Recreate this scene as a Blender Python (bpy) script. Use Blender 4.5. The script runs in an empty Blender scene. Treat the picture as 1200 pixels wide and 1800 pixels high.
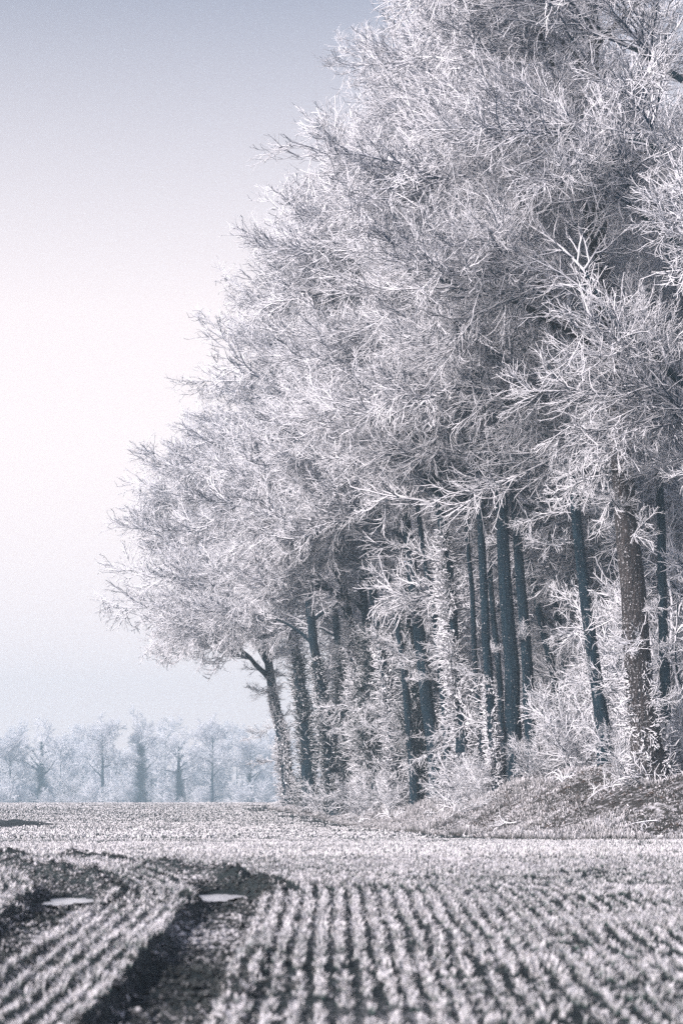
import bpy, math
import numpy as np
from mathutils import Matrix, Vector

R = np.random.default_rng(7)
rad = math.radians
scene = bpy.context.scene
C = scene.collection

# ------------------------------------------------------------------ camera, sky, sun, exposure
CAM_Z, FPX, HOR = 1.05, 4250.0, 1405.0            # eye height, focal length in 1800-px units, horizon row
cam_d = bpy.data.cameras.new('camera')
cam_d.sensor_fit = 'VERTICAL'; cam_d.sensor_height = 36.0; cam_d.lens = 85.0
cam_d.clip_start = 0.1; cam_d.clip_end = 5000
cam_d.dof.use_dof = True; cam_d.dof.focus_distance = 84.0; cam_d.dof.aperture_fstop = 2.9
cam = bpy.data.objects.new('camera', cam_d); C.objects.link(cam)
cam.location = (0, 0, CAM_Z); cam.rotation_euler = (rad(90) + math.atan(505 / FPX), 0, 0)
scene.camera = cam

SUN_EL, SUN_AZ = 24.0, -128.0                      # elevation; azimuth from +Y, negative = camera left / behind
world = bpy.data.worlds.new('World'); scene.world = world; world.use_nodes = True
wn = world.node_tree; wn.nodes.clear()
w_out = wn.nodes.new('ShaderNodeOutputWorld'); w_bg = wn.nodes.new('ShaderNodeBackground')
sky = wn.nodes.new('ShaderNodeTexSky'); sky.sky_type = 'NISHITA'; sky.sun_disc = False
sky.sun_elevation = rad(SUN_EL); sky.sun_rotation = rad(SUN_AZ)
sky.air_density = 1.0; sky.dust_density = 3.0; sky.ozone_density = 2.0
w_mix = wn.nodes.new('ShaderNodeMix'); w_mix.data_type = 'RGBA'
w_mix.inputs[7].default_value = (5.85, 5.25, 5.3, 1)   # milky winter veil, thickest towards the horizon
w_tc = wn.nodes.new('ShaderNodeTexCoord'); w_sep = wn.nodes.new('ShaderNodeSeparateXYZ'); w_rmp = wn.nodes.new('ShaderNodeValToRGB')
wn.links.new(w_tc.outputs['Generated'], w_sep.inputs[0]); wn.links.new(w_sep.outputs['Z'], w_rmp.inputs[0])
_e = w_rmp.color_ramp.elements; _e[0].position = 0.0; _e[0].color = (1, 1, 1, 1); _e[1].position = 1.0; _e[1].color = (0.06,) * 3 + (1,)
for _p, _c in ((0.14, 0.97), (0.2, 0.9), (0.27, 0.58), (0.335, 0.28)):
    _n = _e.new(_p); _n.color = (_c, _c, _c, 1)
wn.links.new(w_rmp.outputs[0], w_mix.inputs[0])
w_hsv = wn.nodes.new('ShaderNodeHueSaturation'); w_hsv.inputs['Saturation'].default_value = 1.35; w_hsv.inputs['Value'].default_value = 0.48
wn.links.new(sky.outputs[0], w_hsv.inputs['Color']); wn.links.new(w_hsv.outputs[0], w_mix.inputs[6]); wn.links.new(w_mix.outputs[2], w_bg.inputs[0])
w_bg.inputs[1].default_value = 0.12
wn.links.new(w_bg.outputs[0], w_out.inputs[0])

sun_d = bpy.data.lights.new('sun', 'SUN'); sun_d.energy = 3.7; sun_d.angle = rad(12); sun_d.color = (1.0, 0.92, 0.91)
sun = bpy.data.objects.new('sun', sun_d); C.objects.link(sun)
_sd = Vector((math.sin(rad(SUN_AZ)) * math.cos(rad(SUN_EL)), math.cos(rad(SUN_AZ)) * math.cos(rad(SUN_EL)), math.sin(rad(SUN_EL))))
sun.rotation_euler = _sd.to_track_quat('Z', 'Y').to_euler()

vs = scene.view_settings
vs.view_transform = 'Standard'; vs.look = 'None'; vs.gamma = 1.0; vs.use_curve_mapping = False; vs.exposure = 0.8
scene.render.engine = 'CYCLES'
scene.cycles.use_denoising = False
scene.cycles.max_bounces = 6; scene.cycles.diffuse_bounces = 3; scene.cycles.glossy_bounces = 2
scene.cycles.volume_bounces = 3; scene.cycles.use_adaptive_sampling = True; scene.cycles.adaptive_threshold = 0.02

# ------------------------------------------------------------------ materials
def new_mat(name):
    m = bpy.data.materials.new(name); m.use_nodes = True
    nt = m.node_tree; b = nt.nodes['Principled BSDF']
    b.inputs['Roughness'].default_value = 0.85
    b.inputs['Specular IOR Level'].default_value = 0.2
    return m, nt, b

def node(nt, kind, **kw):
    n = nt.nodes.new(kind)
    for k, v in kw.items(): setattr(n, k, v)
    return n

def noise(nt, scale, detail=3, vec=None, rough=0.55):
    n = node(nt, 'ShaderNodeTexNoise'); n.inputs['Scale'].default_value = scale
    n.inputs['Detail'].default_value = detail; n.inputs['Roughness'].default_value = rough
    if vec is not None: nt.links.new(vec, n.inputs['Vector'])
    return n.outputs['Fac']

def math_(nt, op, a, b=None, c=None, clamp=False):
    n = node(nt, 'ShaderNodeMath', operation=op, use_clamp=clamp)
    for i, v in enumerate((a, b, c)):
        if v is None: continue
        if isinstance(v, (int, float)): n.inputs[i].default_value = v
        else: nt.links.new(v, n.inputs[i])
    return n.outputs[0]

def ramp(nt, fac, stops):
    n = node(nt, 'ShaderNodeValToRGB'); e = n.color_ramp.elements
    while len(e) > 1: e.remove(e[-1])
    e[0].position = stops[0][0]; e[0].color = (*stops[0][1], 1)
    for p, c in stops[1:]:
        el = e.new(p); el.color = (*c, 1)
    nt.links.new(fac, n.inputs[0]); return n.outputs[0]

def mix(nt, fac, a, b):
    n = node(nt, 'ShaderNodeMix', data_type='RGBA')
    for i, v in ((0, fac), (6, a), (7, b)):
        if isinstance(v, tuple): n.inputs[i].default_value = (*v, 1)
        elif isinstance(v, (int, float)): n.inputs[i].default_value = v
        else: nt.links.new(v, n.inputs[i])
    return n.outputs[2]

def bump(nt, b, h, strength, dist):
    n = node(nt, 'ShaderNodeBump'); n.inputs['Strength'].default_value = strength; n.inputs['Distance'].default_value = dist
    nt.links.new(h, n.inputs['Height']); nt.links.new(n.outputs[0], b.inputs['Normal'])

FROST = (0.84, 0.84, 0.89)
WIND = (-0.33, -0.28, 0.9)                        # rime grows on the windward and upper side

def frosted(name, bark_a, bark_b, lo, hi, nscale, namp, speck=None):
    """bark with rime on the sides that face the wind and the sky, broken up by noise"""
    m, nt, b = new_mat(name)
    geo = node(nt, 'ShaderNodeNewGeometry')
    dot = node(nt, 'ShaderNodeVectorMath', operation='DOT_PRODUCT')
    nt.links.new(geo.outputs['Normal'], dot.inputs[0]); dot.inputs[1].default_value = WIND
    n1 = noise(nt, nscale, 2, geo.outputs['Position'])
    v = math_(nt, 'MULTIPLY_ADD', math_(nt, 'SUBTRACT', n1, 0.5), namp, dot.outputs['Value'])
    mr = node(nt, 'ShaderNodeMapRange'); mr.inputs[1].default_value = lo; mr.inputs[2].default_value = hi
    nt.links.new(v, mr.inputs[0]); f = mr.outputs[0]
    if speck:
        s = noise(nt, speck[0], 2, geo.outputs['Position'], 0.7)
        mr2 = node(nt, 'ShaderNodeMapRange'); mr2.inputs[1].default_value = speck[1]; mr2.inputs[2].default_value = speck[1] + 0.04
        nt.links.new(s, mr2.inputs[0]); f = math_(nt, 'MAXIMUM', f, mr2.outputs[0])
    stre = node(nt, 'ShaderNodeVectorMath', operation='MULTIPLY'); stre.inputs[1].default_value = (1, 1, 0.14)
    nt.links.new(geo.outputs['Position'], stre.inputs[0])
    n2 = noise(nt, 12.0 if speck else 6.0, 5, stre.outputs[0] if speck else geo.outputs['Position'], 0.65)
    bark = ramp(nt, n2, [(0.36, bark_a), (0.64, bark_b)])
    nt.links.new(mix(nt, f, bark, FROST), b.inputs['Base Color'])
    if speck:
        bump(nt, b, math_(nt, 'ADD', math_(nt, 'MULTIPLY', n2, 2.0), f), 1.0, 0.05)
    return m

M_TRUNK = frosted('bark_with_rime_specks', (0.003, 0.012, 0.021), (0.011, 0.031, 0.047), 0.6, 0.95, 11.0, 1.3, (15.0, 0.66))
M_TWIG = frosted('rimed_twigs', (0.008, 0.026, 0.06), (0.02, 0.052, 0.1), -0.33, 0.0, 5.0, 1.0)
M_SHRUB = frosted('rimed_shrub_twigs', (0.008, 0.032, 0.05), (0.025, 0.06, 0.08), -0.35, -0.02, 6.0, 1.0)
M_BROWN = frosted('brown_bark_with_rime', (0.016, 0.017, 0.02), (0.062, 0.053, 0.053), 0.5, 0.85, 15.0, 1.6, (20.0, 0.62))
M_FARIVY = frosted('far_dark_ivy', (0.01, 0.03, 0.045), (0.02, 0.045, 0.06), 0.7, 1.2, 1.0, 1.0)
M_FAR = frosted('rimed_far_twigs', (0.02, 0.05, 0.08), (0.04, 0.07, 0.1), -1.15, -0.6, 0.35, 1.1)
M_IVY = frosted('rimed_ivy', (0.012, 0.03, 0.032), (0.03, 0.05, 0.05), -0.5, 0.05, 4.0, 1.3)
M_DARKIVY = frosted('dark_ivy', (0.012, 0.03, 0.035), (0.03, 0.055, 0.06), 0.25, 0.7, 2.5, 1.8)

def ground_mat(name, a, b_, frost_lo, frost_hi, nscale, fine):
    m, nt, b = new_mat(name)
    geo = node(nt, 'ShaderNodeNewGeometry'); P = geo.outputs['Position']
    n1 = noise(nt, nscale, 5, P, 0.65); n2 = noise(nt, fine, 4, P, 0.7); n3 = noise(nt, 0.35, 3, P)
    soil = ramp(nt, n2, [(0.3, a), (0.7, b_)])
    s = math_(nt, 'ADD', math_(nt, 'MULTIPLY', n1, 0.65), math_(nt, 'MULTIPLY', n3, 0.35))
    mr = node(nt, 'ShaderNodeMapRange'); mr.inputs[1].default_value = frost_lo; mr.inputs[2].default_value = frost_hi
    nt.links.new(s, mr.inputs[0])
    nt.links.new(mix(nt, mr.outputs[0], soil, (0.62, 0.61, 0.65)), b.inputs['Base Color'])
    bump(nt, b, n2, 0.7, 0.02)
    return m

M_SOIL = ground_mat('frosty_soil', (0.009, 0.019, 0.023), (0.036, 0.044, 0.046), 0.55, 0.69, 26.0, 40.0)
M_LITTER = ground_mat('leaf_litter_floor', (0.025, 0.028, 0.028), (0.06, 0.052, 0.048), 0.5, 0.62, 5.0, 16.0)

def blade_mat(name, green_a, green_b, lo, hi, scale):
    m, nt, b = new_mat(name)
    geo = node(nt, 'ShaderNodeNewGeometry'); P = geo.outputs['Position']
    at = node(nt, 'ShaderNodeAttribute', attribute_name='tip')
    n1 = noise(nt, scale, 3, P); n2 = noise(nt, 30, 2, P)
    v = math_(nt, 'ADD', math_(nt, 'MULTIPLY', at.outputs['Fac'], 0.55), math_(nt, 'MULTIPLY', n1, 0.9))
    mr = node(nt, 'ShaderNodeMapRange'); mr.inputs[1].default_value = lo; mr.inputs[2].default_value = hi
    nt.links.new(v, mr.inputs[0])
    nb_ = noise(nt, 0.5, 3, P)
    f_ = math_(nt, 'MULTIPLY', mr.outputs[0], math_(nt, 'MULTIPLY_ADD', nb_, 0.9, 0.42, clamp=True))
    g = ramp(nt, n2, [(0.35, green_a), (0.65, green_b)])
    nt.links.new(mix(nt, f_, g, (0.8, 0.78, 0.82)), b.inputs['Base Color'])
    return m

M_WHEAT = blade_mat('frosted_wheat_blades', (0.014, 0.042, 0.042), (0.035, 0.08, 0.068), 0.48, 0.88, 6.0)
M_GRASS = blade_mat('frosted_bank_grass', (0.022, 0.032, 0.028), (0.07, 0.066, 0.055), 0.55, 1.0, 2.2)
M_LEAVES = ground_mat('fallen_leaves', (0.03, 0.025, 0.022), (0.085, 0.064, 0.054), 0.5, 0.56, 14.0, 5.0)

m, nt, b = new_mat('ice_with_painted_sky_white'); M_ICE = m
b.inputs['Base Color'].default_value = (0.72, 0.72, 0.75, 1); b.inputs['Roughness'].default_value = 0.25  # whiteness of the reflected sky is painted into the ice colour
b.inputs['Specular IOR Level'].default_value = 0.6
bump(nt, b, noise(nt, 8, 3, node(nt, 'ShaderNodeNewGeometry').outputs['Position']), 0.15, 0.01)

# ------------------------------------------------------------------ mesh helpers
def unit(v): return v / np.maximum(np.linalg.norm(v, axis=-1, keepdims=True), 1e-9)

def mesh_from(name, verts, faces, mat, smooth=True, attr=None):
    """faces: (F,k) array, or a list of such arrays"""
    if isinstance(faces, np.ndarray): faces = [faces]
    me = bpy.data.meshes.new(name)
    nl = sum(f.size for f in faces); nf = sum(len(f) for f in faces)
    me.vertices.add(len(verts)); me.vertices.foreach_set('co', np.ascontiguousarray(verts, np.float32).ravel())
    me.loops.add(nl); me.polygons.add(nf)
    me.loops.foreach_set('vertex_index', np.concatenate([f.ravel() for f in faces]).astype(np.int32))
    cnt = np.concatenate([np.full(len(f), f.shape[1]) for f in faces])
    st = np.concatenate([[0], np.cumsum(cnt)[:-1]])
    me.polygons.foreach_set('loop_start', st.astype(np.int32))
    me.polygons.foreach_set('use_smooth', np.full(nf, smooth))
    if attr is not None:
        a = me.attributes.new('tip', 'FLOAT', 'POINT'); a.data.foreach_set('value', np.ascontiguousarray(attr, np.float32))
    me.materials.append(mat); me.update(); me.validate(); return me

class Geo:
    """collects vertex and face blocks of one mesh"""
    def __init__(self): self.v = []; self.f = {}; self.n = 0
    def add(self, v, f):
        self.v.append(v); self.f.setdefault(f.shape[1], []).append(f + self.n); self.n += len(v)
    def tubes(self, P, r, S):
        N, K, _ = P.shape
        T = np.empty_like(P); T[:, 1:-1] = P[:, 2:] - P[:, :-2]; T[:, 0] = P[:, 1] - P[:, 0]; T[:, -1] = P[:, -1] - P[:, -2]
        T = unit(T); main = unit(P[:, -1] - P[:, 0])
        ref = np.where(np.abs(main[:, 2:3]) < 0.8, np.array([[0, 0, 1.0]]), np.array([[1.0, 0, 0]]))
        U = unit(np.cross(T, ref[:, None, :])); V = np.cross(T, U)
        a = np.arange(S) * 2 * np.pi / S
        ring = U[:, :, None] * np.cos(a)[None, None, :, None] + V[:, :, None] * np.sin(a)[None, None, :, None]
        vv = (P[:, :, None] + ring * r[:, :, None, None]).reshape(-1, 3)
        i = np.arange(N)[:, None, None] * K * S; k = np.arange(K - 1)[None, :, None] * S; s = np.arange(S)[None, None, :]
        s2 = (s + 1) % S
        f = np.stack(np.broadcast_arrays(i + k + s, i + k + s2, i + k + S + s2, i + k + S + s), -1).reshape(-1, 4)
        self.add(vv, f)
    def mesh(self, name, mat, smooth=True):
        return mesh_from(name, np.concatenate(self.v), [np.concatenate(x) for x in self.f.values()], mat, smooth)

def put(name, me, parent=None, loc=None, mtx=None):
    o = bpy.data.objects.new(name, me); C.objects.link(o)
    if parent: o.parent = parent
    if loc is not None: o.location = loc
    if mtx is not None: o.matrix_basis = mtx
    return o

def thing(name, label, cat, loc, group=None):
    o = bpy.data.objects.new(name, None); C.objects.link(o); o.location = loc; o.empty_display_size = 0.3
    o['label'] = label; o['category'] = cat
    if group: o['group'] = group
    return o

def kind(o, k, label=None):
    o['kind'] = k
    if label: o['label'] = label
    return o

# ------------------------------------------------------------------ terrain
_T = R.random((256, 256))
def vnoise(x, y):
    xi = np.floor(x).astype(int); yi = np.floor(y).astype(int); fx = x - xi; fy = y - yi
    fx = fx * fx * (3 - 2 * fx); fy = fy * fy * (3 - 2 * fy)
    g = lambda a, b: _T[a % 256, b % 256]
    return (g(xi, yi) * (1 - fx) + g(xi + 1, yi) * fx) * (1 - fy) + (g(xi, yi + 1) * (1 - fx) + g(xi + 1, yi + 1) * fx) * fy
def sst(a, b, x):
    t = np.clip((x - a) / (b - a), 0, 1); return t * t * (3 - 2 * t)

FOOT = np.array([(70, 46), (14, 59.5), (9, 62), (6, 64), (4, 68), (2.3, 80), (0.5, 100), (-1.3, 120), (-4.2, 138), (-4.6, 150), (0, 163), (70, 178)], float)   # foot of the bank
def edge_st(x, y):
    """distance along the foot of the bank, and into the wood (negative = out in the field)"""
    best = np.full(np.shape(x), 1e18); s = np.zeros(np.shape(x)); t = np.zeros(np.shape(x)); acc = 0.0
    for a, b in zip(FOOT[:-1], FOOT[1:]):
        L = np.linalg.norm(b - a); d = (b - a) / L; n = np.array([d[1], -d[0]])
        q = np.clip((x - a[0]) * d[0] + (y - a[1]) * d[1], 0, L)
        dx, dy = x - a[0] - q * d[0], y - a[1] - q * d[1]; dd = dx * dx + dy * dy
        m = dd < best; best = np.where(m, dd, best); s = np.where(m, acc + q, s)
        t = np.where(m, np.sqrt(dd) * np.sign(dx * n[0] + dy * n[1]), t); acc += L
    return s, t

CX, CY = -13.3, 22.0                               # centre about which drill rows and wheel tracks turn left
def row_u(x, y): return np.where(y < CY, x, np.hypot(x - CX, y - CY) + CX)
TRACKS = (-1.0, -2.5)

# gentle rise to a low swell about 28 m out, then falling off towards the wood
_yy = np.arange(-60, 70, 0.5); _sl = 0.0318 * (1 - sst(24, 32, _yy)) - 0.0118 * sst(27, 34, _yy) * (1 - sst(56, 68, _yy))
_prof = np.cumsum(_sl) * 0.5; _prof = _prof - np.interp(0, _yy, _prof)
def field_z(x, y):
    z = -0.55 + np.interp(y, np.arange(-60, 70, 0.5), _prof) 
    z = z + 0.8 * sst(100, 165, y) - 1.6 * sst(175, 400, y)
    z = z + 0.10 * (vnoise(x / 9 + 3, y / 14) - 0.5) * sst(30, 60, y)
    return z
def bank_z(x, y):
    s, t = edge_st(x, y)
    wob = 1.2 * (vnoise(s / 6 + 9, s * 0 + 4.5) - 0.5)
    H = np.interp(y, [40, 62, 90, 110, 138, 155, 180], [2.0, 2.2, 2.2, 1.7, 0.8, 0.5, 0.0])
    h = H * (0.85 * sst(0, 5.5, t + wob) + 0.25 * sst(4, 14, t))
    h = h + (0.5 * (vnoise(x / 3.1, y / 5.0) - 0.5) + 0.22 * (vnoise(x / 1.1 + 40, y / 1.6) - 0.5)) * sst(0.5, 5, t) * (H > 0.05)
    return h
def ground_z(x, y): return field_z(x, y) + bank_z(x, y)
def gz(x, y): return float(ground_z(np.array([float(x)]), np.array([float(y)]))[0])

FAR_TRACKS = [(98.0, -21.5, 8.6)]                  # centre y, centre x, radius of a wheel track turning far out in the field
def track_mask(x, y):
    u = row_u(x, y) + 0.10 * (vnoise(x * 1.3, y * 0.9) - 0.5)
    m = np.zeros_like(u)
    for c in TRACKS: m = np.maximum(m, 1 - sst(0.24, 0.36, np.abs(u - c)))
    for c in TRACKS: m = np.maximum(m, 0.93 * sst(21, 24, y) * (1 - sst(34, 40, y)) * (1 - sst(0.16, 0.24, np.abs(u - c - 0.42))))
    for cy, cx, r in FAR_TRACKS:
        m = np.maximum(m, 1 - sst(0.9, 1.4, np.abs(np.hypot(x - cx, (y - cy) * 0.7) - r)))
    # bare soil strip along the foot of the bank
    s, t = edge_st(x, y)
    m = np.maximum(m, 0.9 * (1 - sst(0.3, 1.0, np.abs(t + 0.8 + 1.0 * (vnoise(s / 5, s * 0) - 0.5)))) * (vnoise(s / 3 + 7, t) > 0.35))
    return m

PUDDLES = [(-1.22, 24.0, 0.23, 0.9), (-2.62, 23.5, 0.22, 0.85)]
ROW = 0.138
def soil_z(x, y):
    u = row_u(x, y); m = track_mask(x, y)
    near = 1 - sst(45, 75, y)
    z = 0.014 * np.cos(2 * np.pi * u / ROW) * near * (1 - m)
    z = z + near * (0.03 * (vnoise(x * 7, y * 5) - 0.5) + 0.022 * (vnoise(x * 17 + 5, y * 13) - 0.5)) * (1 + 0.9 * m)
    lip = np.zeros_like(u)
    for c in TRACKS: lip = np.maximum(lip, np.exp(-((np.abs(u - c) - 0.40) / 0.08) ** 2))
    lug = 0.012 * np.sin(2 * np.pi * (y * 0.9 + np.abs(u - TRACKS[0]) * 1.6) / 0.3)
    z = z - m * near * (0.11 - lug) + 0.035 * lip * near
    for c in TRACKS: z = z + (0.09 * m + 0.05) * near * (0.35 + 1.3 * vnoise(x * 3.1, y * 2.3)) * sst(21, 24, y) * (1 - sst(34, 40, y)) * np.exp(-((u - c - 0.46) / 0.13) ** 2)
    for cy, cx, r in FAR_TRACKS: z = z + 0.28 * np.exp(-((np.hypot(x - cx, (y - cy) * 0.7) - r) / 0.8) ** 2)
    for px, py, a, bb in PUDDLES:
        q = ((x - px) / (a + .1)) ** 2 + ((y - py) / (bb + .15)) ** 2
        z = z * (1 - np.exp(-q ** 2)) - 0.16 * np.exp(-q ** 2)
    return z

xs = np.unique(np.concatenate([np.linspace(-900, -60, 15), np.linspace(-60, -10, 40), np.arange(-10, 12, 0.055), np.linspace(12, 80, 50), np.linspace(80, 900, 15)]))
ys = [-60.0, -30, -10, 0, 5, 9]
while ys[-1] < 1500: ys.append(ys[-1] + max(0.05, min(60, 0.0042 * ys[-1] if ys[-1] < 72 else (0.012 * ys[-1] if ys[-1] < 200 else 0.06 * ys[-1]))))
ys = np.array(ys)
X, Y = np.meshgrid(xs, ys)
s_, t_ = edge_st(X, Y)
Z = field_z(X, Y) + soil_z(X, Y) + bank_z(X, Y) - 0.25 * sst(0.6, 2.0, t_)
nx, ny = len(xs), len(ys)
ii = (np.arange(ny - 1)[:, None] * nx + np.arange(nx - 1)[None]).ravel()
kind(put('field', mesh_from('field', np.stack([X, Y, Z], -1).reshape(-1, 3), np.stack([ii, ii + 1, ii + nx + 1, ii + nx], -1), M_SOIL)),
     'structure', 'frosty ploughed field with drill rows and wheel tracks')

bxs = np.concatenate([np.arange(-7, 13, 0.14), np.linspace(13.5, 70, 50)]); bys = np.concatenate([np.arange(45, 112, 0.25), np.arange(112, 182, 0.7)])
bx, by = np.meshgrid(bxs, bys); sg, tg = edge_st(bx, by)
bz = ground_z(bx, by) + 0.05 * (vnoise(bx * 5, by * 4) - 0.5) * sst(0, 1, tg) - 0.14 * (1 - sst(-0.2, 0.9, tg))
nx, ny = bx.shape[1], bx.shape[0]
ii = (np.arange(ny - 1)[:, None] * nx + np.arange(nx - 1)[None]).ravel()
fq = np.stack([ii, ii + 1, ii + nx + 1, ii + nx], -1)
fq = fq[(tg.ravel()[fq] > -0.5).all(1)]; used, inv = np.unique(fq, return_inverse=True)
kind(put('bank', mesh_from('bank', np.stack([bx, by, bz], -1).reshape(-1, 3)[used], inv.reshape(-1, 4), M_LITTER)),
     'structure', 'leaf strewn bank under the edge of the wood')

# ice in the wheel ruts
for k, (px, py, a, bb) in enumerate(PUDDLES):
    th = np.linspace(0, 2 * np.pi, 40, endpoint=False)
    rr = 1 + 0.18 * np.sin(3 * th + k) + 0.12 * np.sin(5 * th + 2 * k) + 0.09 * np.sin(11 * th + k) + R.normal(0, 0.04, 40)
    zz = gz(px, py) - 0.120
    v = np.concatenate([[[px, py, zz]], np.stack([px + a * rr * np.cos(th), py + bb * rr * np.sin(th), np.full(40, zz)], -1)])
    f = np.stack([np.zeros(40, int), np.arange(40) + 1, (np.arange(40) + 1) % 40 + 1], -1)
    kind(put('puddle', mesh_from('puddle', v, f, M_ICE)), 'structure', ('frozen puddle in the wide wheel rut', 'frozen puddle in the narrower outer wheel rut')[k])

# ------------------------------------------------------------------ frosted wheat, clods, bank grass, leaves (uncountable)
def blades(px, py, pz, n, h, w, lean, bent=True):
    """n blades per spot: a bent strip of two quads, or one quad where they are far off; returns verts, quads, tip attribute"""
    N = len(px) * n
    bx_ = np.repeat(px, n) + R.normal(0, 0.012, N); by_ = np.repeat(py, n) + R.normal(0, 0.012, N); bz_ = np.repeat(pz, n)
    hh = np.repeat(h, n) * R.uniform(0.6, 1.25, N); ww = np.repeat(w, n) * R.uniform(0.7, 1.3, N)
    a = R.uniform(0, 2 * np.pi, N); L = hh * R.uniform(0.2, lean, N)
    d = np.stack([np.cos(a), np.sin(a)], -1); q = np.stack([-np.sin(a), np.cos(a)], -1)
    prof = ((0, 0, 0.8), (0.65, 0.3, 1.0), (1.0, 1.0, 0.35)) if bent else ((0, 0, 0.85), (1.0, 0.8, 0.7))
    V = 2 * len(prof); v = np.empty((N, V, 3))
    for i, (fz, fl, fw) in enumerate(prof):
        for j, sg_ in enumerate((-1, 1)):
            v[:, i * 2 + j, 0] = bx_ + d[:, 0] * L * fl + q[:, 0] * ww * fw * sg_
            v[:, i * 2 + j, 1] = by_ + d[:, 1] * L * fl + q[:, 1] * ww * fw * sg_
            v[:, i * 2 + j, 2] = bz_ + hh * fz - 0.005
    o = np.arange(N)[:, None] * V
    f = np.concatenate([o + [[k, k + 1, k + 3, k + 2]] for k in range(0, V - 2, 2)])
    return v.reshape(-1, 3), f, np.tile(np.repeat([p[0] for p in prof], 2), N)

def spots_in_rows():
    out = []
    for y0, y1, step, sp in ((10.8, 29, 0.030, ROW), (29, 66, 0.07, ROW), (66, 175, 0.19, 0.24)):
        xl, xr = -0.142 * y1 - 1.5, 0.142 * y1 + 1.5
        if y1 > 60: xr = 10
        us = np.arange(math.floor(xl / sp), math.ceil((xr + 40) / sp)) * sp
        if y1 > 100:                               # far: drill rows run away from the viewer
            u, v = np.meshgrid(np.arange(-26, 10, sp), np.arange(y0, y1, step)); x, y = u.ravel() + (v.ravel() - 66) * -0.06, v.ravel()
        else:
            # straight part then arc
            u, v = np.meshgrid(us, np.arange(0, 90, step)); u = u.ravel(); v = v.ravel() + R.uniform(0, step, u.size) + 10
            rr = np.maximum(u - CX, 0.5); an = np.clip((v - CY) / rr, 0, 2.2)
            x = np.where(v < CY, u, CX + rr * np.cos(an)); y = np.where(v < CY, v, CY + rr * np.sin(an))
        k = (y > y0) & (y <= y1) & (x > -0.142 * y - 1.5) & (x < 0.142 * y + 1.5)
        x, y = x[k], y[k]; x = x + R.normal(0, 0.017, len(x)) + 0.09 * (vnoise(x * 1.2, y * 0.55) - 0.5) + 0.02 * (vnoise(x * 4, y * 2.2) - 0.5); y = y + R.normal(0, 0.03, len(y))
        if y1 > 100: x = x + R.normal(0, 0.075, len(x))
        s, t = edge_st(x, y)
        keep = (t < -0.2) & (R.random(len(x)) > track_mask(x, y) * 1.0) & (0.8 * vnoise(x * 2.4, y * 1.5) + 0.8 * vnoise(x * 17, y * 11) + 0.2 * vnoise(x * 0.5, y * 0.25) > 0.62 + 0.34 * sst(28, 52, y) - 0.42 * sst(62, 70, y))
        for px, py, a, bb in PUDDLES: keep &= ((x - px) / a) ** 2 + ((y - py) / bb) ** 2 > 1.5
        out.append((x[keep], y[keep]))
    return out
near_s, mid_s, far_s = spots_in_rows()
vv, ff, tt, n0 = [], [], [], 0
for (x, y), n, h, w, lean, bent in ((near_s, 4, 0.054, 0.0048, 1.1, True), (mid_s, 3, 0.06, 0.0072, 1.0, False), (far_s, 2, 0.07, 0.026, 0.9, False)):
    hh = h * (0.55 + 0.8 * vnoise(x * 1.1, y * 0.8))
    v, f, t = blades(x, y, field_z(x, y) + soil_z(x, y), n, hh, np.full(len(x), w), lean, bent)
    vv.append(v); ff.append(f + n0); tt.append(t); n0 += len(v)
kind(put('frosted_wheat', mesh_from('frosted_wheat', np.concatenate(vv), np.concatenate(ff), M_WHEAT, False, np.concatenate(tt))),
     'stuff', 'frosted young wheat growing in drill rows')
print('wheat tris', sum(len(f) for f in ff) * 2)

def clod_mesh(x, y, z, size):
    """little lumps: octahedra with jittered corners"""
    N = len(x); base = np.array([[1, 0, 0], [0, 1, 0], [-1, 0, 0], [0, -1, 0], [0, 0, .8], [0, 0, -.6]], float)
    a = R.uniform(0, 6.28, N); c, s = np.cos(a), np.sin(a)
    v = base[None] * R.uniform(0.5, 1.2, (N, 6, 3)) + R.normal(0, 0.12, (N, 6, 3))
    v = np.stack([v[..., 0] * c[:, None] - v[..., 1] * s[:, None], v[..., 0] * s[:, None] + v[..., 1] * c[:, None], v[..., 2]], -1)
    v = v * size[:, None, None] + np.stack([x, y, z], -1)[:, None]
    f = np.array([[0, 1, 4], [1, 2, 4], [2, 3, 4], [3, 0, 4], [1, 0, 5], [2, 1, 5], [3, 2, 5], [0, 3, 5]])
    return v.reshape(-1, 3), (np.arange(N)[:, None, None] * 6 + f[None]).reshape(-1, 3)
M_CLOD = ground_mat('frosty_clods', (0.014, 0.023, 0.026), (0.062, 0.064, 0.065), 0.5, 0.6, 30.0, 25.0)
N = 40000
y = 11 + (33 - 11) * R.random(N) ** 0.85; x = R.uniform(-0.15, 0.15, N) * y
mk = track_mask(x, y); k = R.random(N) < np.where(mk > 0.3, 1.0, 0.10)
x, y = x[k], y[k]; n2 = 12000                       # extra, larger lumps down in the ruts
v = R.uniform(10.8, 33, n2); u = np.array(TRACKS)[R.integers(0, 2, n2)] + R.normal(0.1, 0.3, n2); rr = u - CX; an = np.maximum(v - CY, 0) / rr
x = np.concatenate([x, np.where(v < CY, u, CX + rr * np.cos(an))]); y = np.concatenate([y, np.where(v < CY, v, CY + rr * np.sin(an))])
sz = 0.008 + 0.026 * R.random(len(x)) ** 3; sz[-n2:] = 0.012 + 0.036 * R.random(n2) ** 2.2
for px, py, a, bb in PUDDLES: k = ((x - px) / (a + .05)) ** 2 + ((y - py) / (bb + .1)) ** 2 > 1; x, y, sz = x[k], y[k], sz[k]
v, f = clod_mesh(x, y, field_z(x, y) + soil_z(x, y) + sz * 0.2, sz)
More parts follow.
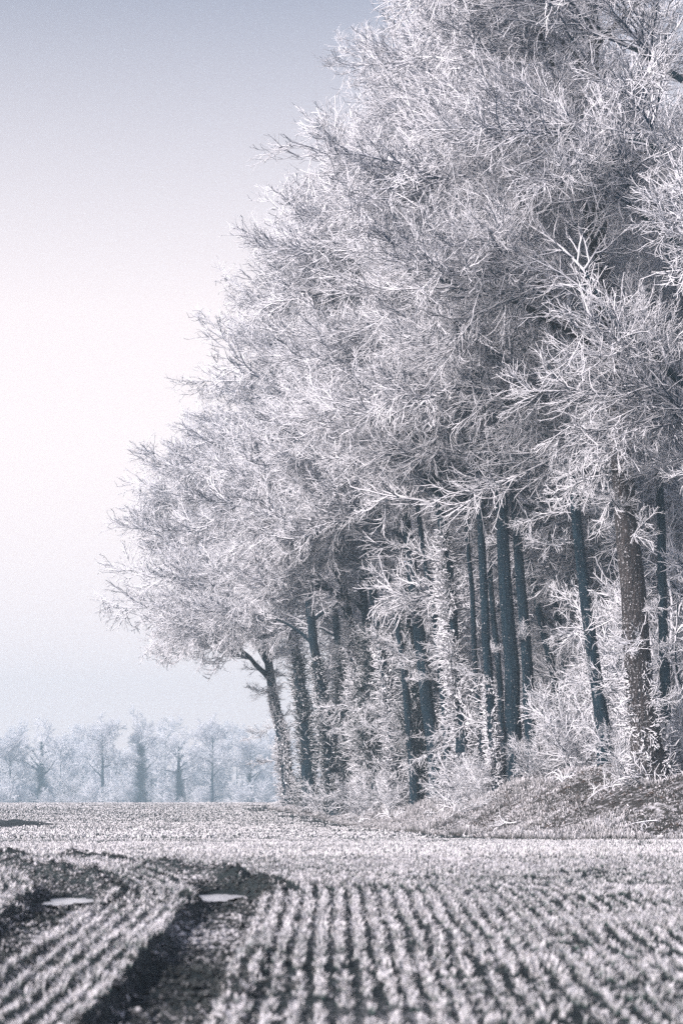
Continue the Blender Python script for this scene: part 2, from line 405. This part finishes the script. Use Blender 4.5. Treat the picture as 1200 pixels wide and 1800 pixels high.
kind(put('soil_clods', mesh_from('soil_clods', v, f, M_CLOD, False)), 'stuff', 'dark frozen clods of soil in the wheel ruts')

def on_bank(N, t0, t1):
    x = R.uniform(-7, 14, N * 5); y = 50 + 95 * R.random(N * 5) ** 1.3
    s, t = edge_st(x, y); k = (t > t0) & (t < t1); return x[k][:N], y[k][:N]
x, y = on_bank(52000, 0.0, 13.0)
k = vnoise(x / 1.6 + 3, y / 2.6) + 0.7 * vnoise(x * 1.7, y) > 0.55
x, y = x[k], y[k]
h = 0.07 + 0.30 * vnoise(x / 1.2 + 11, y / 2.0) ** 2
v, f, t = blades(x, y, ground_z(x, y) - 0.03, 3, h, np.full(len(x), 0.013), 1.5, False)
kind(put('bank_grass', mesh_from('bank_grass', v, f, M_GRASS, False, t)), 'stuff', 'rough frosted grass on the bank')
x, y = on_bank(13000, 0.0, 15.0)
sz = R.uniform(0.03, 0.10, len(x))
v, f = clod_mesh(x, y, ground_z(x, y) + 0.01, sz); v[:, 2] = v[:, 2]
kind(put('leaf_litter', mesh_from('leaf_litter', v, f, M_LEAVES, False)), 'stuff', 'fallen leaves and crumbs of earth on the bank')

# ------------------------------------------------------------------ branches
def grow(P, r, n, t0, L, ang, K, trop, wob, rtip, flat=0.0, rscale=0.6, rmax=9, taper=0.55):
    """side shoots of the paths P (N,K,3): n each, leaving at angle ang, bending with tropism"""
    N, KP, _ = P.shape
    i = np.repeat(np.arange(N), n); M = len(i)
    t = t0 + (0.99 - t0) * (np.tile(np.arange(n), N) + R.random(M)) / n
    g = t * (KP - 1); a = np.minimum(g.astype(int), KP - 2); fr = (g - a)[:, None]
    p0 = P[i, a] * (1 - fr) + P[i, a + 1] * fr; T = unit(P[i, a + 1] - P[i, a])
    r0 = (r[i, a] * (1 - fr[:, 0]) + r[i, a + 1] * fr[:, 0])
    rv = R.normal(0, 1, (M, 3)); rv[:, 2] *= (1 - flat)
    side = unit(rv - (rv * T).sum(-1, keepdims=True) * T)
    an = np.radians(R.normal(ang, 12, M))[:, None]
    d = unit(T * np.cos(an) + side * np.sin(an))
    ln = L * R.uniform(0.55, 1.35, M) * (1 - taper * t)
    pts = np.empty((M, K, 3)); pts[:, 0] = p0
    for k in range(1, K):
        pts[:, k] = pts[:, k - 1] + d * (ln / (K - 1))[:, None]
        d = unit(d + np.array([0, 0, trop]) / K + R.normal(0, wob, (M, 3)))
    rs = np.minimum(r0 * rscale, rmax)
    rad_ = rs[:, None] + (np.minimum(rtip, rs)[:, None] - rs[:, None]) * np.linspace(0, 1, K)[None]
    return pts, rad_

def spray_mesh(name, mat, length=5.0, droop=-0.15, up=0.5, n2=11, n3=7, n4=5, r=0.07, thick=1.0):
    """one bough with side branches, twigs and stubby rimed spurs; runs along +X"""
    g = Geo(); K = 9
    P = np.zeros((1, K, 3)); d = np.array([1, 0, 0.1])
    for k in range(1, K):
        P[0, k] = P[0, k - 1] + d * length / (K - 1)
        d = unit(d + np.array([0, 0, droop / K * (1 if k < 5 else -1.6)]) + R.normal(0, 0.13, 3))
    rr = np.linspace(r, 0.017 * thick, K)[None]
    g.tubes(P, rr, 5)
    tw = 0.0195 * thick
    P2, r2 = grow(P, rr, n2, 0.08, length * 0.5, 40, 9, up, 0.12, 0.022 * thick, flat=0.5, rscale=0.75)
    g.tubes(P2, np.maximum(r2, 0.022 * thick), 5)
    P3, r3 = grow(P2, r2, n3, 0.1, length * 0.28, 38, 7, up, 0.16, tw * 0.8, flat=0.25, rscale=0.9)
    P3b, r3b = grow(P, rr, n3 + 3, 0.15, length * 0.26, 42, 7, up, 0.16, tw * 0.8, flat=0.2, rscale=0.6, rmax=0.03)
    P3 = np.concatenate([P3, P3b]); r3 = np.maximum(np.concatenate([r3, r3b]), tw * 0.75)
    g.tubes(P3, r3, 4)
    P4, r4 = grow(P3, r3, n4, 0.2, length * 0.08, 38, 3, up * 0.8, 0.2, tw * 0.5, rscale=0.8, taper=0.3)
    g.tubes(P4, r4, 3)
    return g.mesh(name, mat)

SPRAYS = [spray_mesh('branch', M_TWIG, 5.0, droop=R.uniform(-0.5, 0.2), up=R.uniform(0.25, 0.8)) for _ in range(7)]
NEAR_SPRAYS = [spray_mesh('branch', M_TWIG, 5.4, droop=R.uniform(-0.8, 0.0), up=R.uniform(0.0, 0.5), n2=13, n3=8, n4=5, r=0.06, thick=0.72) for _ in range(5)]
DROOPS = [spray_mesh('hanging_branch', M_TWIG, 4.6, droop=-0.9, up=-0.5) for _ in range(3)]
SHOOTS = [spray_mesh('shoot', M_SHRUB, 3.2, droop=-0.3, up=0.25, n2=9, n3=6, n4=4, r=0.035, thick=0.75) for _ in range(4)]
FARS = [spray_mesh('far_branch', M_FAR, 6.0, droop=-0.2, up=0.5, n2=9, n3=7, n4=2, r=0.09, thick=2.2) for _ in range(3)]
print('spray tris', [sum(len(p.vertices) - 2 for p in m.polygons) for m in (SPRAYS[0], DROOPS[0], SHOOTS[0], FARS[0])])

def frame_matrix(loc, d, scale, roll):
    x = Vector(d).normalized(); up = Vector((0, 0, 1))
    yv = up.cross(x)
    if yv.length < 0.15: yv = Vector((0, 1, 0)) - x * x.y
    yv.normalize(); z = x.cross(yv)
    Rm = Matrix((x, yv, z)).transposed() @ Matrix.Rotation(roll, 3, 'X')
    M4 = (Rm * scale).to_4x4(); M4.translation = Vector(loc); return M4

def path_at(P, t):
    g = t * (len(P) - 1); a = min(int(g), len(P) - 2); f = g - a
    return P[a] * (1 - f) + P[a + 1] * f, unit(P[a + 1] - P[a])

def smooth_path(ctrl, K, wob):
    """Catmull-style resample of control points with a little wobble"""
    ctrl = np.array(ctrl, float); t = np.linspace(0, len(ctrl) - 1, K)
    P = np.stack([np.interp(t, np.arange(len(ctrl)), ctrl[:, i]) for i in range(3)], -1)
    for _ in range(2): P[1:-1] = 0.25 * P[:-2] + 0.5 * P[1:-1] + 0.25 * P[2:]
    P[1:] += np.cumsum(R.normal(0, wob, (K - 1, 3)), 0) * 0.5
    return P

def ivy_mesh(P, rr, h_max, dens, depth, mat, leaf=0.06):
    """rimed ivy: curling stems and small leaves standing off a trunk path up to h_max"""
    g = Geo(); n = int(1.6 * dens * h_max)
    zs = P[:, 2]; h = h_max * R.random(n) ** 1.15
    c = np.stack([np.interp(h, zs, P[:, i]) for i in range(3)], -1); r0 = np.interp(h, zs, rr)
    a = R.uniform(0, 2 * np.pi, n); out = np.stack([np.cos(a), np.sin(a), np.zeros(n)], -1)
    cl = vnoise(a * 1.1 + 31 * depth, h / 1.1 + 7 * dens)            # ivy grows in clumps with bare bark between
    k = cl > 0.33; h, c, r0, a, out, cl = h[k], c[k], r0[k], a[k], out[k], cl[k]; n = len(h)
    prof = depth * (1.0 - 0.55 * h / h_max) * (0.35 + 1.5 * (cl - 0.33))
    p = c + out * (r0 * 0.9)[:, None]
    K = 4; pts = np.empty((n, K, 3)); pts[:, 0] = p
    d = unit(out + R.normal(0, 0.45, (n, 3)) + np.array([0, 0, 0.3])); ln = prof * R.uniform(0.5, 1.6, n)
    for k in range(1, K):
        pts[:, k] = pts[:, k - 1] + d * (ln / (K - 1))[:, None]
        d = unit(d + R.normal(0, 0.42, (n, 3)) + np.array([0, 0, 0.05]))
    g.tubes(pts, np.tile(np.linspace(0.024, 0.013, K), (n, 1)), 3)
    m = n // 2                                       # leaves
    i = R.integers(0, n, m); t = R.uniform(0, 1, m)[:, None]
    q = pts[i, 0] * (1 - t) + pts[i, -1] * t + R.normal(0, 0.06, (m, 3))
    u = unit(R.normal(0, 1, (m, 3))); w = unit(np.cross(u, R.normal(0, 1, (m, 3))))
    s = (leaf * R.uniform(0.5, 1.3, m))[:, None]
    v = np.stack([q - u * s, q + w * s * 0.7, q + u * s, q - w * s * 0.7], 1).reshape(-1, 3)
    g.add(v, np.arange(m * 4).reshape(-1, 4))
    return g.mesh('ivy', mat, True)

FIELDWARD = unit(np.array([-0.9, -0.42, 0.0]))
def make_tree(base, H, lean, r0, label, limbs=5, nb=46, reach=5.0, low=0.42, ivy=0.0, ivy_depth=0.5, group='trees along the edge of the wood',
              bias=1.0, sprays=None, bscale=1.0, droops=5, name='bare_tree', z=None, stubs=6, knee=0.0, ivymat=None, ivy_dens=170, trunk_mat=None, shoots=3):
    """trunk with limbs (mesh), a crown of boughs, perhaps ivy. base = (x, y); lean = offset of the crown foot"""
    global R
    R_save, R = R, np.random.default_rng(int(abs(base[0] * 997 + base[1] * 131) * 10))   # each tree keeps its own shape
    sprays = sprays or (NEAR_SPRAYS if base[1] < 86 else SPRAYS)
    bz = (gz(*base) if z is None else z) - 0.12
    root = thing(name, label, 'tree', (base[0], base[1], bz), group)
    g = Geo(); K = 16
    lx, ly = lean
    ctrl = [(0, 0, 0), (lx * 0.18 + knee * 0.4, ly * .18, H * 0.14), (lx * 0.45 + knee, ly * .45, H * 0.3), (lx * 0.8, ly * 0.8, H * 0.47), (lx * 1.02, ly * 1.1, H * 0.68), (lx * 1.1, ly * 1.2, H * 0.86)]
    P = smooth_path(ctrl, K, 0.1); P[0] = 0
    t = np.linspace(0, 1, K); rr = r0 * (1 - 0.72 * t) ; rr[0] *= 1.5; rr[1] *= 1.08
    g.tubes(P[None], rr[None], 10)
    paths = [(P, rr, 0.62)]
    for k in range(limbs):
        tt = low + 0.05 + (0.9 - low) * (k + R.random() * 0.6) / limbs
        p, T = path_at(P, tt)
        a = R.normal(0, 0.95) if R.random() < 0.75 * bias else R.uniform(-3.1, 3.1)
        ca, sa = math.cos(a), math.sin(a)
        od = np.array([FIELDWARD[0] * ca - FIELDWARD[1] * sa, FIELDWARD[0] * sa + FIELDWARD[1] * ca, 0])
        ln = reach * R.uniform(0.75, 1.2) * (1.05 - 0.45 * (tt - low)); el = R.uniform(0.35, 1.1) + 0.5 * (tt - low)
        d = unit(od + np.array([0, 0, el])); KL = 9; Q = np.empty((KL, 3)); Q[0] = p
        for q in range(1, KL):
            Q[q] = Q[q - 1] + d * ln / (KL - 1); d = unit(d + R.normal(0, 0.12, 3) + np.array([0, 0, -0.03]))
        rl = np.interp(tt, t, rr) * 0.62; rl = np.linspace(rl, 0.04, KL)
        g.tubes(Q[None], rl[None], 7); paths.append((Q, rl, 0.18))
    if stubs:                                       # dead snags on the bare trunk
        S, rs = grow(P[None, :9], rr[None, :9], stubs, 0.1, 0.5, 60, 4, 0.3, 0.2, 0.012, rscale=0.2, rmax=0.03)
        g.tubes(S, rs, 4)
    trunk = put('trunk', g.mesh('trunk', trunk_mat or M_TRUNK), root)
    crown = bpy.data.objects.new('crown', None); C.objects.link(crown); crown.parent = root
    for k in range(nb):
        Q, rl, tmin = paths[0] if R.random() < 0.22 else paths[1 + R.integers(0, len(paths) - 1)]
        tt = 1.0 if k % 6 == 0 else tmin + (1 - tmin) * R.random() ** 0.75
        p, T = path_at(Q, min(tt, 0.999))
        a = R.normal(0, 1.15) if R.random() < 0.7 * bias else R.uniform(-3.1, 3.1)
        ca, sa = math.cos(a), math.sin(a)
        od = np.array([FIELDWARD[0] * ca - FIELDWARD[1] * sa, FIELDWARD[0] * sa + FIELDWARD[1] * ca, 0])
        hrel = (p[2] / H)
        d = unit(od + T * 0.7 + np.array([0, 0, R.normal(0.05 + 0.5 * max(0, hrel - 0.55), 0.3)]))
        sc = bscale * R.uniform(0.7, 1.15) * (0.9 if hrel > 0.8 else 1.0)
        put('branch', sprays[R.integers(0, len(sprays))], crown, mtx=frame_matrix(p, d, sc, R.normal(0, 0.6)))
    for k in range(droops):
        Q, rl, tmin = paths[1 + R.integers(0, max(1, len(paths) // 2))]
        p, T = path_at(Q, R.uniform(0.5, 0.99))
        d = unit(T * np.array([1, 1, 0.1]) + R.normal(0, 0.5, 3) * np.array([1, 1, 0.2]) + np.array([0, 0, -0.1]))
        put('branch', DROOPS[R.integers(0, 3)], crown, mtx=frame_matrix(p, d, bscale * R.uniform(0.7, 1.05), R.normal(0, 0.4)))
    for k in range(shoots):
        p, T = path_at(P, R.uniform(0.1, 0.6)); a = R.uniform(0, 6.28)
        d = unit(np.array([math.cos(a), math.sin(a), R.normal(0.25, 0.3)]) + 0.5 * FIELDWARD)
        put('branch', SHOOTS[R.integers(0, 4)], crown, mtx=frame_matrix(p, d, R.uniform(0.35, 0.8), R.normal(0, 0.6)))
    if ivy > 0:
        put('ivy', ivy_mesh(P, rr, ivy, ivy_dens, ivy_depth, ivymat or M_IVY), root)
    R = R_save
    return root

def at(px, d): return ((px - 600) / FPX * d, d)

# trees along the edge: base (photo column, metres away)
make_tree(at(1140, 70), 28, (-1.3, -0.4), 0.46, 'thick brown grey trunk at the top of the bank near the picture edge', limbs=9, nb=76, reach=5, low=0.42, bscale=0.85, trunk_mat=M_BROWN, shoots=20, ivy=3.5, ivy_depth=0.55, ivy_dens=160, droops=2)
make_tree(at(1330, 66), 29, (-1.4, -0.8), 0.40, 'tree at the picture edge whose boughs hang in from outside the frame', limbs=9, bscale=0.85, nb=78, reach=5, low=0.3)
make_tree(at(1172, 80), 27, (-0.4, 0), 0.20, 'slim bare stem standing just behind the thick brown trunk', limbs=6, nb=44, reach=4, low=0.4, shoots=7)
make_tree(at(1065, 78), 27, (-1.6, -0.4), 0.24, 'leaning slim tree between the clean twin stems and the thick brown trunk', limbs=7, nb=50, reach=3.5, low=0.42, shoots=14)
make_tree(at(903, 84), 29, (-0.8, -0.6), 0.31, 'clean dark trunk, the thicker of the twin stems', limbs=8, bscale=0.85, nb=62, reach=3.5, low=0.47, stubs=10, shoots=1, droops=2)
make_tree(at(938, 87), 28, (-1.0, -0.3), 0.24, 'clean dark trunk, the slimmer and straighter of the twin stems', limbs=7, bscale=0.85, nb=54, reach=3.5, low=0.47, stubs=10, shoots=1, droops=1)
make_tree(at(872, 84), 27, (-0.8, -0.5), 0.19, 'slim curved stem close beside the thicker twin trunk', limbs=6, bscale=0.85, nb=48, reach=3.5, low=0.47, ivy=4, ivy_depth=0.4, droops=2)
make_tree(at(815, 88), 26, (-1.3, -0.6), 0.28, 'tree wrapped in the palest shaggy rimed ivy above the bramble arches', limbs=8, bscale=0.85, nb=60, reach=3.5, low=0.44, ivy=10, ivy_depth=0.9, ivy_dens=260, droops=2)
make_tree(at(768, 97), 27, (-2.0, -0.8), 0.32, 'dark trunk in the shaded gap next to the palest ivy column', limbs=8, bscale=0.85, nb=64, reach=3.5, low=0.45, stubs=10, droops=2)
make_tree(at(700, 103), 26, (-2.0, -0.6), 0.28, 'ivy grown trunk just beyond the middle dark gap', limbs=8, bscale=0.8, nb=60, reach=3.5, low=0.43, ivy=8, ivy_depth=0.6, droops=2)
make_tree(at(645, 111), 25, (-1.7, -0.8), 0.30, 'broad ivy column in the middle of the wood edge', limbs=8, bscale=0.8, nb=62, reach=3.5, low=0.42, ivy=9, ivy_depth=0.7)
make_tree(at(590, 120), 24, (-1.7, -0.6), 0.34, 'dark ivy grown trunk second group from the end of the wood', limbs=8, bscale=0.8, nb=60, reach=4, low=0.42, ivy=8, ivy_depth=0.6, ivymat=M_DARKIVY)
make_tree(at(548, 130), 23, (-1.6, -0.5), 0.42, 'stout trunk under dark ivy next to the last tree of the wood', limbs=8, bscale=0.8, nb=60, reach=4.5, low=0.42, ivy=10, ivy_depth=0.8, ivymat=M_DARKIVY)
make_tree(at(512, 139), 19.8, (-1.7, -0.5), 0.40, 'outermost leaning tree that ends the wood towards the open field', limbs=11, nb=80, reach=5.3, low=0.4, ivy=7, ivy_depth=0.5, ivy_dens=230, droops=14, shoots=14)

for px, d, H, r_, l_, lab in ((846, 90, 25, 0.13, -0.9, 'thin dark pole stem between the palest ivy column and the slim curved stem'), (889, 93, 26, 0.14, -1.1, 'thin dark pole stem just behind the thicker twin trunk'),
                              (792, 95, 25, 0.16, -1.5, 'slim leaning stem showing above the palest ivy column'), (728, 100, 25, 0.19, -1.9, 'slim strongly leaning stem in the middle gap of the wood edge'),
                              (1000, 92, 25, 0.17, -2.6, 'slanting dark stem leaning away from the thick brown trunk')):
    make_tree(at(px, d), H, (l_, -0.2), r_, lab, limbs=5, nb=26, reach=3, low=0.55, bscale=0.8, droops=0, shoots=4, stubs=6)
for px, d, H, lab in ((668, 110, 22, 'dark ivy mass added to darken the gap beside the broad ivy column'), (742, 101, 23, 'dark ivy mass added to darken the middle gap of the wood edge'),
                      (610, 124, 21, 'dark ivy mass added to darken the gap between the broad ivy column and the dark ivy trunk')):
    make_tree(at(px, d), H, (-0.9, 0), 0.3, lab, limbs=6, nb=36, reach=3.5, low=0.45, bscale=0.8, ivy=8.5, ivy_depth=1.0, ivy_dens=330, ivymat=M_DARKIVY, shoots=4)  # ivy trees added for darkness, partly standing in for shade between trunks

# trees standing inside the wood
inner_label = 'rime covered tree inside the wood behind the edge trees'
n_in = 0
while n_in < 30:
    p = np.array([R.uniform(-2, 22), R.uniform(72, 158)]); s, t = edge_st(p[0], p[1])
    if t < 7 or p[0] / p[1] > 0.17: continue
    n_in += 1
    make_tree(tuple(p), R.uniform(20, 26) if p[1] > 115 else R.uniform(24, 29), (R.normal(-0.5, 0.5), 0), R.uniform(0.15, 0.28), inner_label, limbs=6, nb=34, reach=4, low=0.2, bias=0.7, bscale=1.1, droops=4,
              group='trees inside the wood', stubs=0)

# ------------------------------------------------------------------ rimed shrubs under the trees
def make_shrub(base, n, sc, label, group, spread=0.5, name='rimed_shrub', cat='shrub', meshes=None):
    root = thing(name, label, cat, (base[0], base[1], gz(*base) - 0.08), group)
    for k in range(n):
        a = R.uniform(0, 2 * np.pi); tilt = R.uniform(0.1, spread)
        d = (math.cos(a) * tilt, math.sin(a) * tilt, 1.0 if spread < 1.5 else 0.5)
        ms = meshes or SHOOTS
        put('stem', ms[R.integers(0, len(ms))], root, mtx=frame_matrix((math.cos(a) * 0.15, math.sin(a) * 0.15, 0), d, sc * R.uniform(0.65, 1.2), R.uniform(-3, 3)))
    return root
n_in = 0
while n_in < 60:
    p = (R.uniform(-3, 20), R.uniform(72, 155)); s, t = edge_st(p[0], p[1])
    if t < 8 or t > 18 or p[0] / p[1] > 0.16: continue
    n_in += 1
    make_shrub(tuple(p), 10, R.uniform(1.2, 2.2), 'tall rimed understorey shrub in the wood behind the trunks', 'understorey shrubs in the wood', 0.7)
for px, d, n, sc, lab in ((1010, 80, 14, 0.9, 'low spreading rimed bush on the bank between the twin stems and the thick brown trunk'),
                          (945, 82, 9, 0.5, 'small thickly rimed bush at the foot of the twin stems'),
                          (1105, 71, 9, 0.6, 'twiggy shrub at the foot of the thick brown trunk'),
                          (1185, 71, 10, 0.6, 'shrub at the picture edge beside the thick brown trunk'),
                          (800, 86, 10, 0.6, 'pale shaggy shrub below the palest ivy column'),
                          (850, 84, 7, 0.5, 'shrub in front of the slim curved stem'),
                          (690, 101, 9, 0.55, 'rimed shrub under the ivy trunk by the middle gap'),
                          (640, 108, 9, 0.6, 'rimed shrub at the foot of the broad ivy column'),
                          (575, 121, 9, 0.6, 'rimed shrub in front of the dark ivy trunk'),
                          (535, 136, 7, 0.5, 'rimed shrub between the last two trees of the wood')):
    make_shrub(at(px, d), n, sc, lab, 'shrubs along the foot of the wood', 0.9)

# brambles arching over the bank
def bramble(base, label, n=9):
    root = thing('bramble', label, 'bramble', (base[0], base[1], gz(*base) - 0.03), 'brambles on the bank')
    for k in range(n):
        a = R.uniform(0, 6.28); L = R.uniform(0.5, 1.2); K = 8; P = np.zeros((1, K, 3)); d = unit(np.array([math.cos(a) * 0.5, math.sin(a) * 0.5, 1]))
        for q in range(1, K): P[0, q] = P[0, q - 1] + d * L / (K - 1); d = unit(d + np.array([math.cos(a) * .12, math.sin(a) * .12, -0.26]) + R.normal(0, .1, 3))
        g = Geo(); rr = np.linspace(0.02, 0.013, K)[None]; g.tubes(P, rr, 5)
        S, rs = grow(P, rr, 6, 0.2, 0.2, 55, 3, 0.2, 0.2, 0.012, rscale=0.9); g.tubes(S, rs, 4)
        put('cane', g.mesh('cane', M_SHRUB), root)
bramble(at(755, 88), 'bare rimed bramble arching below the palest ivy column')
bramble(at(690, 96), 'rimed bramble low on the pale grassy spur of the bank')
bramble(at(630, 104), 'thin rimed bramble shoots where the bank runs out into the field', 5)
bramble(at(985, 76), 'rimed bramble halfway up the leaf strewn bank')

for px, d, a, lab in ((1030, 70, 0.3, 'fallen rimed branch lying across the leaf strewn bank'), (905, 72, 2.6, 'fallen rimed branch low on the bank below the twin stems'),
                      (1150, 65, 2.9, 'fallen rimed branch in the greenish grass by the picture edge'), (780, 80, 0.2, 'fallen rimed branch on the bank below the palest ivy column')):
    p = at(px, d); put_ = thing('fallen_branch', lab, 'branch', (p[0], p[1], gz(*p) + 0.08), 'fallen branches on the bank')
    e = 0.6; dx, dy = math.cos(a), math.sin(a); sl = (gz(p[0] + dx * e, p[1] + dy * e) - gz(*p)) / e
    put('limb', SHOOTS[R.integers(0, 4)], put_, mtx=frame_matrix((0, 0, 0), (dx, dy, sl + 0.05), 0.5, R.uniform(-1, 1)))

# ------------------------------------------------------------------ far trees across the field
far_lab = {
    75: ('far tree with a broad dark ivy clad trunk', 17, 0.9, 10, 2.2), 181: ('far tree with a clean forked trunk and round crown', 19, 0.55, 0, 0),
    250: ('far narrow tree dark with ivy to its pointed top', 19, 0.6, 17, 1.9), 318: ('far tree with dark ivy clad forking limbs', 16, 0.8, 9, 1.3),
    440: ('far tree with separate dark ivy clumps', 14, 0.6, 8, 1.7), 20: ('far pale spreading tree at the picture edge', 15, 0.4, 0, 0),
    375: ('far pale tall tree between the forked ivy tree and the clumped ivy tree', 18, 0.4, 0, 0)}
for px, (lab, H, r0, iv, dep) in far_lab.items():
    p = at(px, R.uniform(590, 630))
    make_tree(p, H * 1.12, (R.normal(0, .4), 0), r0, lab, limbs=9, nb=20 if iv else 40, reach=5.5, low=0.38, bias=0.0, sprays=FARS, droops=0, bscale=0.9, shoots=0, group='trees across the field', ivy=iv * 1.05, ivy_depth=dep * 1.25,
              ivymat=M_FARIVY, ivy_dens=170, z=-0.8, stubs=0, name='far_tree')
p = at(125, 600); make_shrub(p, 14, 2.2, 'far dark low bush beside the broad ivy clad tree', 'trees across the field', 1.0, 'far_bush', 'bush')
for k in range(36):
    p = (R.uniform(-112, 2), R.uniform(630, 740)) if k > 12 else (R.uniform(-90, -4), R.uniform(570, 590))
    make_shrub(p, 9, R.uniform(1.0, 2.4) if k > 12 else R.uniform(0.5, 1.1), 'pale rimed scrub below the hazy far trees', 'scrub below the far trees', 1.1, 'far_scrub', 'scrub', FARS)
for k in range(28):
    p = (R.uniform(-115, 10), R.uniform(650, 760))
    make_tree(p, R.uniform(13, 24), (0, 0), 0.25, 'pale far tree in the hazy row behind the dark ones', limbs=7, nb=24, reach=5.5, low=0.12, bias=0, sprays=FARS, droops=0, bscale=1.2, shoots=0, group='hazy row of trees across the field', z=-0.8, stubs=0, name='far_tree')

# ------------------------------------------------------------------ winter haze
hz = bpy.data.materials.new('winter_haze'); hz.use_nodes = True; nt = hz.node_tree; nt.nodes.clear()
o_ = nt.nodes.new('ShaderNodeOutputMaterial'); pv = nt.nodes.new('ShaderNodeVolumePrincipled')
pv.inputs['Color'].default_value = (0.66, 0.87, 1.0, 1); pv.inputs['Density'].default_value = 0.00105; pv.inputs['Anisotropy'].default_value = 0.2
nt.links.new(pv.outputs[0], o_.inputs['Volume'])
x0, x1, y0, y1, z0, z1 = -500, 500, -55, 790, -4.0, 40.0
v = np.array([[x, y, z] for z in (z0, z1) for y in (y0, y1) for x in (x0, x1)], float)
f = np.array([[0, 2, 3, 1], [4, 5, 7, 6], [0, 1, 5, 4], [2, 6, 7, 3], [0, 4, 6, 2], [1, 3, 7, 5]])
kind(put('haze', mesh_from('haze', v, f, hz, False)), 'stuff', 'pale winter haze hanging over the field and wood')
